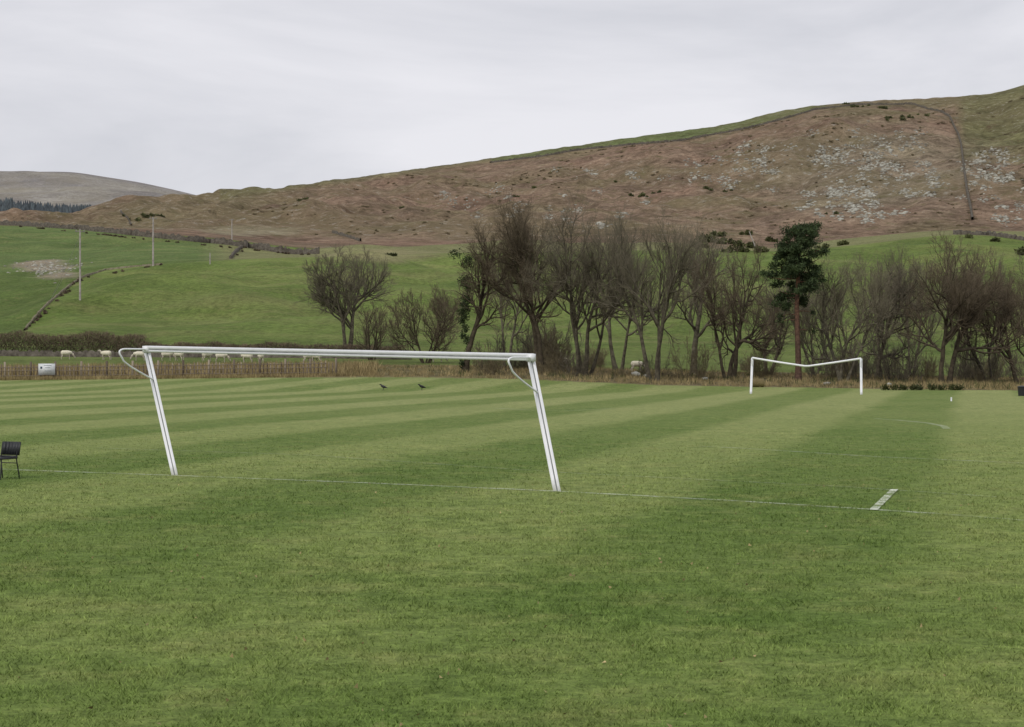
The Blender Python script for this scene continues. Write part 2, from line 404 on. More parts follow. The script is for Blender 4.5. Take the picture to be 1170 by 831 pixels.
add('net_bracket',mb.mesh('net_bracket',PM,True),parent=root)
mb=MB()
for T in (TL,TR): mb.box(T,(0.14,0.10,0.13),-0.5)
add('corner_joint',mb.mesh('corner_joint',PM),parent=root)

root=empty('football_goal')
a=np.array((16.65,122,0));b=np.array((23.75,119,0)); a2=a+(0.1,0,2.5); b2=b+(-0.02,0,2.45); mdl=(a+b)/2+(0.1,0,1.93)
mb=MB(); mb.tubes(np.array([[a,a2]]),np.full((1,2),0.085),8,cap=True); add('post_left',mb.mesh('pl',PM,True),parent=root)
mb=MB(); mb.tubes(np.array([[b,b2]]),np.full((1,2),0.085),8,cap=True); add('post_right',mb.mesh('pr',PM,True),parent=root)
mb=MB()
pts=np.array([a2,a2*0.5+mdl*0.5+(0,0,-0.03),mdl+(-.15,0,0.0),mdl+(0.15,0,0.0),b2*0.5+mdl*0.5+(0,0,-0.02),b2]); mb.tubes(pts[None],np.full((1,6),0.07),8)
add('bent_crossbar',mb.mesh('cb',PM,True),parent=root)
mb=MB()
for T in (a2,b2):
    e=T+np.array((-0.12,-0.6,0)); mb.tubes(np.array([[T,e,e+(0,0,-.2),T+(0,0,-.6)]]),np.full((1,4),0.03),6)
add('net_bracket',mb.mesh('nb',PM,True),parent=root)

# ------------------------------------------------------------------ trees
def bark(name,dark,light,twig):
    g=G(name,0.95,0.1); o=g.obj()
    n=g.noise(o,2.2,5,0.7); c=g.mix(g.rng(n,0.35,0.7),dark,light)
    c=g.mix(g.attr('tw').outputs['Fac'],c,twig)
    g.col(c); return g.m
BK=[bark('bark_grey',lin(60,55,48),lin(108,102,86),lin(114,107,92)),
    bark('bark_brown',lin(54,48,41),lin(94,86,70),lin(110,99,83)),
    bark('bark_pale',lin(72,68,58),lin(128,122,104),lin(124,117,99)),
    bark('bark_scrub',lin(92,83,66),lin(122,112,88),lin(130,120,94))]
def grow(seed,Ht,Wd,stems=1,spread=0.15,r0=None,levels=((9,.62,50),(8,.55,42),(7,.52,38),(5,.55,34)),lean=0.0,up=0.10,lowest=0.25,twr=0.009,wig=.17,stem=.66):
    r=R(seed); r0=r0 or Ht*0.027
    mb=MB(); B=stems
    az=r.rand()*6.28+np.arange(B)*2*np.pi/max(B,1)+r.normal(size=B)*.3
    st=np.stack([np.cos(az)*r0*1.1*(B>1),np.sin(az)*r0*1.1*(B>1),np.full(B,-0.4)],1)
    dr=np.stack([np.cos(az)*spread+lean,np.sin(az)*spread,np.ones(B)],1)
    L=Ht*(stem*(.88+0.24*r.rand(B))); Rr=r0*(0.75+0.4*r.rand(B))/(B**0.35)
    def path(st,dr,L,K,wig,up):
        P=[st]; d=dr/np.linalg.norm(dr,axis=1,keepdims=True)
        for k in range(K):
            d=d+r.normal(size=d.shape)*wig; d[:,2]+=up; d/=np.linalg.norm(d,axis=1,keepdims=True)
            P.append(P[-1]+d*(L/K)[:,None])
        return np.stack(P,1)
    K=9; P=path(st,dr,L,K,wig*.62,0.03)
    t=np.linspace(0,1,K+1); Rd=Rr[:,None]*(1-0.70*t[None,:]); Rd[:,0]*=1.45; Rd[:,1]*=1.08
    mb.tubes(P,Rd,7,0.0)
    for lv,(nc,lr,ang) in enumerate(levels):
        Bp,Kp=P.shape[0],P.shape[1]-1
        par=np.repeat(np.arange(Bp),nc); n=len(par)
        tmin=lowest if lv==0 else 0.18
        q_=(np.tile(np.arange(nc),Bp)+r.rand(n))/nc
        tt=tmin+(1-tmin)*q_**(.8 if lv==0 else 1); tt=np.clip(tt,0,0.999)
        kk=(tt*Kp).astype(int); fr=(tt*Kp-kk)[:,None]
        p=P[par,kk]*(1-fr)+P[par,kk+1]*fr
        pd=P[par,kk+1]-P[par,kk]; pd/=np.linalg.norm(pd,axis=1,keepdims=True)
        pr=Rd[par,kk]*(1-fr[:,0])+Rd[par,kk+1]*fr[:,0]
        e=np.cross(pd,r.normal(size=(n,3))); e/=np.linalg.norm(e,axis=1,keepdims=True)
        a=np.radians(ang)*(0.6+0.7*r.rand(n))*(1.15-.35*tt)
        d=np.cos(a)[:,None]*pd+np.sin(a)[:,None]*e
        Ln=L[par]*lr*(1.08-0.42*tt**1.5)*(0.75+0.5*r.rand(n))
        rr=np.minimum(pr*0.76,Ln*(.03 if lv<2 else 0.024)); rr=np.maximum(rr,twr)
        K=(7,5,4,3,3)[lv]
        P2=path(p,d,Ln,K,wig,up if lv<3 else up*.4)
        t=np.linspace(0,1,K+1); Rd2=np.maximum(rr[:,None]*(1-0.7*t[None,:]),twr*0.7)
        mb.tubes(P2,Rd2,(5,4,3,3,3)[lv],(0.05,0.3,0.8,1.0,1.0)[lv])
        P,Rd,L=P2,Rd2,Ln
    V=np.vstack(mb.v); top=np.percentile(V[:,2],99.4); wx=(np.percentile(V[:,0],98.8)-np.percentile(V[:,0],1.2))
    sz=Ht/top; sx=np.clip(Wd/wx,0.5,1.8)
    mb.v=[v*np.array((sx,sx,sz)) for v in mb.v]
    return mb
def tree(name,seed,px,py,top,wpx,dmin=130,D=None,bk=0,**kw):
    if D: x=(px-CX)/F*D; p=(x,D,gz(x,D))
    else: p=hit(px,py,dmin)
    base=HY-F*(p[2]-H)/p[1]; Ht=(base-top)*p[1]/F; Wd=wpx*p[1]/F
    mb=grow(seed,Ht,Wd,**kw)
    o=add(name,mb.mesh(name,BK[bk]),(p[0],p[1],p[2]-0.05)); return o,Ht,Wd
dense=((12,.62,54),(8,.56,44),(7,.52,40),(5,.55,38))
multi=((9,.6,48),(7,.56,44),(7,.52,40),(5,.55,36))
tree('bare_tree',11,397,400,281,92,190,bk=0,stems=2,spread=.15,levels=dense,lowest=.2,twr=.014,stem=.55)
t530,h530,_=tree('bare_tree',12,531,425,252,78,bk=1,D=168,stems=1,spread=.05,levels=((13,.42,50),(7,.55,42),(7,.52,38),(5,.5,35)),lowest=.3,stem=.8)
tree('bare_tree',13,616,424,229,124,D=166,bk=1,stems=2,spread=.18,lean=-.10,levels=((13,.64,54),(8,.56,44),(8,.52,40),(5,.55,38)),lowest=.4,up=.10,twr=.012,stem=.62)
tree('bare_tree',14,667,428,230,128,D=160,bk=0,stems=4,spread=.26,up=.10,levels=multi,lowest=.35)
tree('bare_tree',15,749,436,236,116,D=152,bk=0,stems=3,spread=.25,up=.10,levels=multi,lowest=.35)
tree('bare_tree',16,792,425,260,84,D=170,bk=2,stems=1,spread=.1,levels=dense,lowest=.35)
tree('bare_tree',17,832,430,282,114,D=162,bk=1,stems=3,spread=.5,lean=.12,up=.08,levels=multi,lowest=.3,wig=.24,stem=.55)
tree('bare_tree',18,962,432,282,95,D=160,bk=2,stems=3,spread=.3,levels=multi,lowest=.2,wig=.24)
tree('bare_tree',19,1003,430,288,76,D=172,bk=0,stems=2,spread=.15,levels=dense,lowest=.25)
tree('bare_tree',20,1082,438,270,130,D=158,bk=1,stems=2,spread=.24,levels=((13,.66,58),(8,.56,46),(7,.52,42),(5,.55,38)),lowest=.3,stem=.5,twr=.011)
tree('bare_tree',21,1132,434,296,95,D=166,bk=0,stems=2,spread=.35,lean=-.2,levels=dense,lowest=.25,wig=.24)
tree('bare_tree',22,1168,436,290,100,D=162,bk=1,stems=3,spread=.4,levels=multi,lowest=.25)
tree('bare_tree',23,1215,436,285,110,D=170,bk=0,stems=2,spread=.2,levels=dense,lowest=.2)
tree('bare_tree',24,580,424,266,72,D=178,bk=2,stems=2,spread=.2,levels=multi,lowest=.35)
tree('bare_tree',25,708,426,252,88,D=180,bk=2,stems=2,spread=.2,levels=multi,lowest=.35)
tree('bare_tree',26,1042,430,298,70,D=180,bk=2,stems=2,spread=.2,levels=multi,lowest=.3)
tree('bare_tree',27,487,404,328,88,D=192,bk=1,stems=5,spread=.4,levels=((9,.55,50),(7,.55,44),(6,.52,40),(4,.5,35)),lowest=.1,twr=.013)
tree('bare_tree',28,425,402,342,44,D=200,bk=1,stems=4,spread=.3,levels=((8,.5,46),(6,.55,44),(6,.52,40)),lowest=.1,twr=.015)
tree('bare_tree',29,878,428,302,76,D=176,bk=0,stems=2,spread=.2,levels=multi,lowest=.25)
tree('bare_tree',31,930,428,308,70,D=178,bk=2,stems=3,spread=.25,levels=multi,lowest=.25)
r=R(44); sh=[grow(100+i,1,1.1,stems=6,spread=.45,r0=.012,levels=((6,.5,40),(6,.5,40),(5,.5,40)),lowest=.1,twr=.0026) for i in range(4)]
shm=[m.mesh('shrub',BK[3 if i%2 else 0]) for i,m in enumerate(sh)]
for i in range(54):
    px=r.choice([r.uniform(545,640),r.uniform(640,900),r.uniform(900,1200),r.uniform(960,1180),r.uniform(940,1120)]); D=r.uniform(158,200); x=(px-CX)/F*D
    h=r.uniform(1.6,5.0); h*=1.0 if r.rand()<.45 else .6
    add('shrub',shm[i%4],(x,D,gz(x,D)-.05),(0,0,r.rand()*6.28),(h*1.1,h*1.1,h))

# foliage materials
def foliage(name,a,b,scale=1.5):
    g=G(name,0.8,0.2); P=g.pos(); n=g.noise(P,scale,3,0.6)
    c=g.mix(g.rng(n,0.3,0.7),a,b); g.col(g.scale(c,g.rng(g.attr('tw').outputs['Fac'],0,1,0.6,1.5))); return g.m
PINE=foliage('pine_needles',lin(40,52,34),lin(72,86,52)); IVY=foliage('ivy_leaves',lin(42,52,34),lin(72,84,50))
GORSE=foliage('gorse_mat',lin(60,64,42),lin(94,98,60),0.2); HEATH=foliage('heather_mat',lin(92,80,62),lin(112,104,76),0.05)
HEDGE=foliage('hedge_mat',lin(74,64,53),lin(106,93,76),0.4)
DRY=foliage('dry_grass_mat',lin(122,108,76),lin(166,150,108),0.6); RUSH=foliage('rush_mat',lin(54,62,38),lin(92,95,56),0.6)
CON=foliage('conifer_mat',lin(60,66,72),lin(78,86,88),0.02)
def ell(r,n,c,rad,hollow=.45):
    d=r.normal(size=(n,3)); d/=np.linalg.norm(d,axis=1,keepdims=True)
    return np.array(c)+d*(hollow+(1-hollow)*r.rand(n,1))*np.array(rad)
mb=MB(); r=R(5)
for z in np.linspace(0.5,h530*.78,30):
    k=0.4+0.5*max(0,(z/h530-.3))*2.4
    if r.rand()<.85:
        c_=(r.normal()*.35*k,r.normal()*.3,z); mb.leaves(ell(r,150,c_,(k*.9,k*.9,.55),.2),.16,r,1.2,a=r.rand(150))
add('ivy',mb.mesh('ivy',IVY),parent=t530)
# scots pine
D=158; x=(912-CX)/F*D; root=empty('pine_tree',(x,D,gz(x,D)))
s=D/F; Ht=(434-253)*s
g=G('pine_bark',.95,.1); o=g.obj(); g.col(g.mix(g.rng(g.noise(o,4,4),.35,.65),lin(74,58,50),g.mix(g.rng(g.sep(o)[2],3,9),lin(104,84,72),lin(132,98,78)))); PB=g.m
r=R(9); mb=MB()
tp=np.array([(0,0,-.3),(.02,0,1.5),(-.05,.05,4),(-.12,0,7),(0,0,9.5),(.1,0,12),(.15,0,Ht-.6)])
mb.tubes(tp[None],np.array([[.36,.27,.24,.2,.17,.11,.04]]),8)
nd=MB()
specs=[(r.uniform(7.0,Ht-.8),r.rand()*6.28) for i in range(44)]
for z,az in specs:
    ext=np.interp(z,[7.0,8.5,11,12.6,Ht],[1.8,2.6,2.5,2.0,.7])*r.uniform(.55,1.12)
    c0=np.array([np.interp(z,tp[:,2],tp[:,0]),0,z]); e=c0+np.array([math.cos(az)*ext,math.sin(az)*ext,r.uniform(-.2,.8)])
    mdp=(c0+e)/2+np.array((0,0,-.15)); mb.tubes(np.array([[c0,mdp,e]]),np.array([[.07,.05,.02]]),5)
    for t in range(3):
        cc=e*(1-.28*t)+c0*.28*t+r.normal(size=3)*.32; k=r.uniform(.45,.9)
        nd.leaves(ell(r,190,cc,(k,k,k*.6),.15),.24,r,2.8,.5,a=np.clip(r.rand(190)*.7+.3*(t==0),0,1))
for z,az in ((5.5,2.9),(6.3,.3),(4.6,.1),(6.0,3.4)):
    c0=np.array([-.1,0,z]); e=c0+(math.cos(az)*1.5,.1,-.1); mb.tubes(np.array([[c0,c0+(math.cos(az)*.7,.1,.05),e]]),np.array([[.05,.035,.015]]),4)
    nd.leaves(ell(r,70,e,(.5,.4,.3),.1),.22,r,2.6,.3,a=r.rand(70))
nd.leaves(ell(r,300,(.2,0,Ht-.7),(.8,.8,.7),.1),.24,r,3,.6,a=r.rand(300))
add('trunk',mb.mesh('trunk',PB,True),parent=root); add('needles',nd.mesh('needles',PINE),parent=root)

# ------------------------------------------------------------------ gorse, hedges, tufts
def bushes(name,spots,mat,seed,leaf=.5,n=160):
    r=R(seed); mb=MB()
    for (px,py,w,h,dm) in spots:
        p=hit(px,py,dm); s=p[1]/F; rx=w*s/2; rz=h*s
        k=max(2,int(w/5))
        for j in range(k):
            ox=(r.rand()*2-1)*rx*.85; oy=(r.rand()*2-1)*rx*.5; yy=p[1]+oy; xx=p[0]+ox; kk=r.uniform(.35,1)
            z=gz(xx,yy); nn=int(n*kk); rr_=max(rx/k*1.6,rz*.6)*kk
            mb.leaves(ell(r,nn,(xx,yy,z+rz*.3*kk),(rr_,rr_,rz*.65*kk),.1),leaf*s*12,r,1.3,.3,a=r.rand(nn))
    add(name,mb.mesh(name,mat))
bushes('gorse',[(805,277,26,12,300),(828,279,24,11,300),(850,284,34,11,300),(874,288,26,10,300),(820,270,20,7,500),(850,268,16,5,500),(800,283,20,8,300),
  (965,280,16,5,300),(940,284,14,6,300),(1168,292,10,12,300),(1140,276,18,4,300),(1110,272,14,3,300),(880,276,20,6,300),(450,293,14,3,300),(770,286,22,7,300),(905,288,30,6,300),(840,288,40,6,300)],GORSE,61,.26,200)
r=R(62); sp=[(722,224,16,4,1000),(738,225,20,5,1000),(750,221,10,3,1000),(812,217,20,3,1000),(832,219,12,3,1000),(700,208,10,2,1000),(985,122,30,3,1200),(1005,124,20,3,1200),
  (1020,136,24,4,1200),(1040,135,26,5,1200),(1052,132,16,4,1200),(970,119,14,2,1200),(345,229,14,3,1000),(590,225,16,2,1000),(610,215,10,2,1000),(950,245,16,3,1000),(165,248,30,5,700),(150,250,24,5,700),(182,247,18,4,700),(462,237,10,2,1000)]
bushes('gorse',sp,GORSE,63,.14,110)
sp=[]; cen=[(r.uniform(300,1165),r.rand()) for _ in range(46)]
for i in range(300):
    c_=cen[r.randint(46)]; px=min(max(c_[0]+r.normal()*26,290),1168); cr_=np.interp(px,crx,cry); f_=min(max(c_[1]+r.normal()*.07,.1),.98); py=cr_+(270-cr_)*f_; sp.append((px,py,r.uniform(2,11),r.uniform(.4,1.1),1000))
bushes('heather_clump',sp,HEATH,64,.10,60)
# scree
r=R(70); t=(1+5**.5)/2
ico=np.array([(-1,t,0),(1,t,0),(-1,-t,0),(1,-t,0),(0,-1,t),(0,1,t),(0,-1,-t),(0,1,-t),(t,0,-1),(t,0,1),(-t,0,-1),(-t,0,1)],float)/1.9
icf=np.array([(0,11,5),(0,5,1),(0,1,7),(0,7,10),(0,10,11),(1,5,9),(5,11,4),(11,10,2),(10,7,6),(7,1,8),(3,9,4),(3,4,2),(3,2,6),(3,6,8),(3,8,9),(4,9,5),(2,4,11),(6,2,10),(8,6,7),(9,8,1)])
def rocks(mb,p,sz,r):
    V=ico*(0.65+.5*r.rand(12,1))*np.array((sz*1.2,sz,sz*.7)); mb.add(V+np.array(p),None,icf,r.rand())
mb=MB()
cl=[(1000,190,45,28,64),(965,225,40,18,50),(950,180,24,12,24),(1140,190,28,24,52),(880,185,40,12,22),(1060,200,22,30,16),(690,205,60,14,12),(640,240,80,12,12),(820,200,60,24,20),(560,230,60,14,10),(985,245,30,10,18),(870,170,20,8,6),(1005,165,30,12,22),(1145,240,25,14,12)]
for (cx_,cy_,sx_,sy_,n) in cl:
    for i in range(n):
        ax=cx_+r.normal()*sx_*.65; ay=cy_+r.normal()*sy_*.65
        for j in range(r.randint(2,24)):
            px=ax+r.normal()*3.4; py=ay+r.normal()*2
            if py<np.interp(px,crx,cry)+6 or py>268: continue
            p=hit(px,py,1000); rocks(mb,p,r.uniform(.3,1.2)*(1.7 if r.rand()<.14 else 1),r)
g=G('rock_mat',.95,.1); g.col(g.mix(g.attr('tw').outputs['Fac'],lin(118,114,104),lin(178,177,166)))
add('scree_rocks',mb.mesh('scree_rocks',g.m))
mb=MB()
for i in range(230):
    px=56+r.normal()*17; py=307+r.normal()*4.5+(px-56)*-.05; rocks(mb,hit(px,py,262),r.uniform(.12,.55),r)
add('field_boulders',mb.mesh('field_boulders',bpy.data.materials['rock_mat']))
# dry stone walls
g=G('stone_wall_mat',.95,.1); P=g.pos(); g.col(g.mix(g.rng(g.noise(P,.9,5,.8),.35,.65),lin(60,55,48),lin(110,104,94))); SW=g.m
g=G('pale_wall_mat',.95,.1); P=g.pos(); g.col(g.mix(g.rng(g.noise(P,1.5,5,.8),.35,.65),lin(84,80,62),lin(140,134,112))); SW2=g.m
def wall(pts,h,w,dm,seed=0,mat=None):
    r=R(seed+5); Pn=[]
    for a,b in zip(pts[:-1],pts[1:]):
        k=max(2,int(math.hypot(b[0]-a[0],b[1]-a[1])/2))
        for i in range(k): Pn.append(hit(a[0]+(b[0]-a[0])*i/k,a[1]+(b[1]-a[1])*i/k,dm))
    Pn.append(hit(*pts[-1],dm)); Pn=np.array(Pn); T=np.gradient(Pn[:,:2],axis=0); T/=np.linalg.norm(T,axis=1,keepdims=True)+1e-9
    N=np.stack([-T[:,1],T[:,0]],1); V=[];n=len(Pn)
    for i in range(n):
        hh=h*(.6+.55*r.rand())
        for s,z in ((-.5,-1.0),(-.35,hh),(.35,hh),(.5,-1.0)): V.append((Pn[i,0]+N[i,0]*w*s,Pn[i,1]+N[i,1]*w*s,Pn[i,2]+z))
    q=[(4*i+k,4*i+4+k,4*i+5+k,4*i+1+k) for i in range(n-1) for k in range(3)]
    mb=MB(); mb.add(V,q); add('stone_wall',mb.mesh('stone_wall',mat or SW))
wall([(560,186.5),(620,179),(660,172),(720,166),(780,161),(800,157),(850,148),(890,138),(930,126),(980,120),(1033,120)],2.0,1.5,1300)
wall([(1033,119),(1045,120),(1060,125),(1075,128),(1085,134),(1090,145),(1095,155),(1098,165),(1101,190),(1103,205),(1105,220),(1109,238),(1111,252)],2.0,1.7,1000,2)
wall([(-60,255),(20,258),(90,262.5),(150,269),(220,276),(262,280),(320,289),(365,293)],2.3,1.2,560,3)
wall([(262,301),(266,292),(270,288),(275,284),(281,281)],1.2,.9,500,4)
wall([(28,378),(50,352),(70,335),(92,318),(120,309),(160,304.5),(185,303)],.5,.45,262,6,SW2)
wall([(1090,268),(1130,269),(1170,275),(1250,277)],1.2,.8,300,8)
wall([(380,266),(400,272),(412,276)],1.6,1.2,860,9)
wall([(138,243),(146,250),(150,258)],1.6,1.0,860,10)
def hedge(pts,h,w,n,seed,dm=200):
    r=R(seed); P=np.array([hit(*p,dm) for p in pts]); mb=MB()
    L=np.r_[0,np.cumsum(np.linalg.norm(np.diff(P[:,:2],axis=0),axis=1))]
    s=r.rand(n)*L[-1]; x=np.interp(s,L,P[:,0]); y=np.interp(s,L,P[:,1]); z=np.interp(s,L,P[:,2])
    hv=h*(1+.3*fbm(s/3,s*0,3,31)); hz=r.rand(n)**.8
    C_=np.stack([x+r.normal(size=n)*w*.25,y+r.normal(size=n)*w*.4,z+hz*hv],1)
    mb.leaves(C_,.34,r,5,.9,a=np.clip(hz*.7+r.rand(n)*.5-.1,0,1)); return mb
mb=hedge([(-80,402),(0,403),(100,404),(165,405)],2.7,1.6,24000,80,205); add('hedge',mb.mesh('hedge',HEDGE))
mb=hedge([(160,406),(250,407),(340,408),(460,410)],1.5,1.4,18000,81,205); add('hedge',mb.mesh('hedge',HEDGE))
wall([(-80,406),(0,407),(100,408),(200,408.5),(330,409),(470,411)],.75,.6,205,12)
sp=[]; r=R(82)
for (x0,y0,x1,y1,nn) in ((28,378,92,318,26),(92,318,185,302,7),(20,258,365,293,34),(262,300,281,281,4)):
    for i in range(nn):
        t_=r.rand(); sp.append((x0+(x1-x0)*t_+r.normal()*1.5,y0+(y1-y0)*t_+1,r.uniform(3,6),r.uniform(2,5) if x0<90 and y0>300 else r.uniform(1,2.5),262 if y0>299 else 540))
bushes('thorn_bush',sp,HEDGE,83,.13,60)
def tufts(name,n,pxr,dr,h,mat,seed,fn=None,elong=14,per=9):
    r=R(seed); px=r.uniform(*pxr,n); D=r.uniform(*dr,n)
    if fn: k=fn(px,D,r); px=px[k]; D=D[k]
    x=(px-CX)/F*D; z=np.array([gz(a,b) for a,b in zip(x,D)])
    C_=np.repeat(np.stack([x,D,z],1),per,0); C_[:,:2]+=r.normal(size=(len(C_),2))*.16
    mb=MB(); mb.leaves(C_,h*(.5+.9*r.rand(len(C_))),r,elong,3.0,a=np.repeat(r.rand(len(x)),per)*.6+.4*r.rand(len(C_))); add(name,mb.mesh(name,mat))
tufts('dry_grass',3400,(-120,430),(164.5,180),.75,DRY,90,None,9)
tufts('dry_grass',1500,(-120,430),(161.5,163.2),.35,DRY,94,None,9)
tufts('dry_grass',5200,(400,1250),(134,182),.32,DRY,91,lambda px,D,r:D>np.interp(px,*PE),9)
tufts('rushes',1700,(400,1250),(138,182),.45,RUSH,92,lambda px,D,r:(D>np.interp(px,*PE)+3)&(fbm(px/12,D/3,2,40)>.1),9)
mb=MB(); r=R(93)
for px in (1008,1018,1032,1042,1052,1064,1075,1086,1097):
    p=hit(px+r.normal()*2,446.0); n=90; mb.leaves(ell(r,n,(p[0],p[1],p[2]+.12),(.42,.3,.3),.1),.3,r,3,.8,a=r.rand(n)*.4)
add('rush_clumps',mb.mesh('rush_clumps',RUSH))

# ------------------------------------------------------------------ fence on the left
g=G('fence_wood',.95,.1); g.col(g.mix(g.attr('tw').outputs['Fac'],lin(92,82,72),lin(158,146,130))); FW=g.m
FD=163.5; mb=MB(); r=R(50)
def fx(px): return (px-CX)/F*FD
xa,xb=fx(-140),fx(386); x=xa; i=0
while x<xb:
    z=gz(x,FD); big=(i%7==0)
    w=.17 if big else .08; h=1.66 if big else 1.34+r.uniform(-.12,.12)
    tl=r.normal()*.03
    mb.tubes(np.array([[(x,FD,z-.2),(x+tl,FD+r.normal()*.02,z+h)]]),np.full((1,2),w*.6),4,a=r.rand(),cap=True)
    x+=.34; i+=1
for hz in (.35,.8,1.15):
    X_=np.arange(xa,xb,3.0); P_=np.array([[(a,FD-.08,gz(a,FD)+hz+r.normal()*.02) for a in X_]]); mb.tubes(P_,np.full((1,len(X_)),.03),4,a=.5)
add('paling_fence',mb.mesh('paling_fence',FW))
p=(fx(55),FD-.5,gz(fx(55),FD-.5)); root=empty('notice_sign',p)
WHT=simple('sign_white',lin(222,224,226),lin(200,203,206),4,.5); DK=simple('sign_print',lin(70,92,110),lin(60,70,84),4,.6)
mb=MB(); mb.box((0,0,.95),(1.55,.04,1.05)); add('board',mb.mesh('board',WHT),parent=root)
mb=MB(); mb.box((-.6,.06,.6),(.09,.06,1.5)); mb.box((.6,.06,.6),(.09,.06,1.5)); add('posts',mb.mesh('posts',FW),parent=root)
mb=MB()
for zz,ww in ((1.3,.7),(1.1,.5),(.8,.6)): mb.box((.1,-.024,zz),(ww,.006,.035))
mb.box((-.5,-.024,1.1),(.18,.006,.2)); add('lettering',mb.mesh('lettering',DK),parent=root)

# ------------------------------------------------------------------ utility poles
PW=simple('pole_wood',lin(160,154,146),lin(122,116,109),1.0,.9); INS=simple('insulator',lin(140,137,133),None,5,.4)
tops=[]
for (px,py,top,dm,guy) in ((91.5,343,262,262,True),(175,304,248,262,False),(265,279,250,520,False),(240,302,289,262,False)):
    p=hit(px,py,dm); h=(py-top)*p[1]/F; root=empty('utility_pole',p)
    mb=MB(); rr=.19 if h>6 else .12
    if p[1]>450: rr*=1.2
    mb.tubes(np.array([[(0,0,-.5),(0,0,h)]]),np.array([[rr*1.15,rr*.8]]),8,cap=True)
    add('pole',mb.mesh('pole',PW,True),parent=root)
    if h>6:
        mb=MB(); mb.box((0,0,h-.5),(2.0,.14,.18),.5); add('crossarm',mb.mesh('crossarm',PW),parent=root)
        mb=MB()
        for k_ in (-.8,0,.8):
            mb.tubes(np.array([[(k_*math.cos(.5),k_*math.sin(.5),h-.41),(k_*math.cos(.5),k_*math.sin(.5),h-.1)]]),np.full((1,2),.08),6,cap=True)
        add('insulators',mb.mesh('insulators',INS),parent=root); tops.append(np.array(p)+(0,0,h-.2))
    if guy:
        mb=MB(); e=hit(58,343,262)
        for hh in (h*.72,h*.9):
            mb.tubes(np.array([[(0,0,hh),tuple(np.array(e)-np.array(p))]]),np.full((1,2),.03),3)
        add('guy_wire',mb.mesh('guy_wire',INS),parent=root)
mb=MB()
for a,b in zip(tops[:-1],tops[1:]):
    for o_ in (-.8,.8):
        t_=np.linspace(0,1,14)[:,None]; L_=a+(b-a)*t_+np.array((o_,0,0)); L_[:,2]-=(4*t_*(1-t_)*1.6)[:,0]; mb.tubes(L_[None],np.full((1,14),.012),3)
add('overhead_wire',mb.mesh('overhead_wire',INS))
p=hit(866,288,262); mb=MB(); mb.tubes(np.array([[(0,0,-.3),(-2.4,0,5.6)]]),np.array([[.2,.1]]),6,cap=True); add('leaning_post',mb.mesh('leaning_post',PW),p)

# ------------------------------------------------------------------ conifer plantation
mb=MB(); r=R(120)
for i in range(1100):
    px=r.uniform(-120,104); lo=np.interp(px,[-120,0,60,104],[251,250,250,244]); hi=np.interp(px,[-120,0,40,80,104],[228,233,239,243,244]); py=hi+(lo-hi)*r.rand()
    p=hit(px,py,2250); h=r.uniform(9,14); w=h*.3
    a_=np.arange(5)*1.2566+r.rand(); V=[(p[0]+w*math.cos(q_),p[1]+w*math.sin(q_),p[2]-2) for q_ in a_]+[(p[0],p[1],p[2]+h)]
    mb.add(V,None,[(k_,(k_+1)%5,5) for k_ in range(5)],r.rand())
add('conifer_forest',mb.mesh('conifer_forest',CON))

# ------------------------------------------------------------------ animals
def skin(name,verts,edges,radii,mat,sub=2,root=0):
    me=bpy.data.meshes.new(name); me.from_pydata(verts,edges,[]); me.update()
    o=bpy.data.objects.new(name,me); scene.collection.objects.link(o)
    m=o.modifiers.new('s','SKIN')
    for i,r_ in enumerate(radii):
        rr=r_ if isinstance(r_,tuple) else (r_,r_); me.skin_vertices[0].data[i].radius=rr
    me.skin_vertices[0].data[root].use_root=True
    s_=o.modifiers.new('d','SUBSURF'); s_.levels=sub; s_.render_levels=sub
    dg=bpy.context.evaluated_depsgraph_get(); out=bpy.data.meshes.new_from_object(o.evaluated_get(dg))
    bpy.data.objects.remove(o); out.materials.clear(); out.materials.append(mat)
    out.polygons.foreach_set('use_smooth',np.ones(len(out.polygons),dtype=bool)); return out
FLE=simple('fleece',lin(232,226,208),lin(200,192,168),9,.95,.1,.8,.04); FACE=simple('sheep_face',lin(205,196,180),lin(160,150,134),6,.9)
fle=skin('fleece',[(-.5,0,.66),(-.3,0,.7),(0,0,.68),(.3,0,.7),(.5,0,.74),(.68,0,.66)],[(0,1),(1,2),(2,3),(3,4),(4,5)],[(.17,.2),(.27,.27),(.29,.28),(.27,.26),(.18,.19),(.12,.13)],FLE,2,2)
def sheepbody(graze):
    hd=[(.68,0,.66),(.82,0,.42),(.92,0,.24),(.99,0,.12)] if graze else [(.62,0,.78),(.74,0,.96),(.86,0,1.0),(1.0,0,.93)]
    V=hd[:]; E=[(0,1),(1,2),(2,3)]; Rr=[.11,.08,.075,.045]
    for sy in (-1,1):
        i=len(V); V.append((hd[1][0]+.02,sy*.15,hd[1][2]+.03)); E.append((1,i)); Rr.append(.025)
    hm=skin('head',V,E,Rr,FACE,2)
    V=[(0,0,.62)];E=[];Rr=[.1]
    for sy in (-.13,.13):
        i=len(V); V+=[(.36,sy,.55),(.38,sy,.32),(.37,sy,.08),(.40,sy,.0)]; E+=[(0,i),(i,i+1),(i+1,i+2),(i+2,i+3)]; Rr+=[.09,.045,.032,.035]
        i=len(V); V+=[(-.36,sy,.58),(-.30,sy,.42),(-.44,sy,.27),(-.42,sy,.08),(-.39,sy,.0)]; E+=[(0,i),(i,i+1),(i+1,i+2),(i+2,i+3),(i+3,i+4)]; Rr+=[.12,.075,.04,.032,.035]
    return hm,skin('legs',V,E,Rr,FACE,2)
SB=[sheepbody(True),sheepbody(False)]
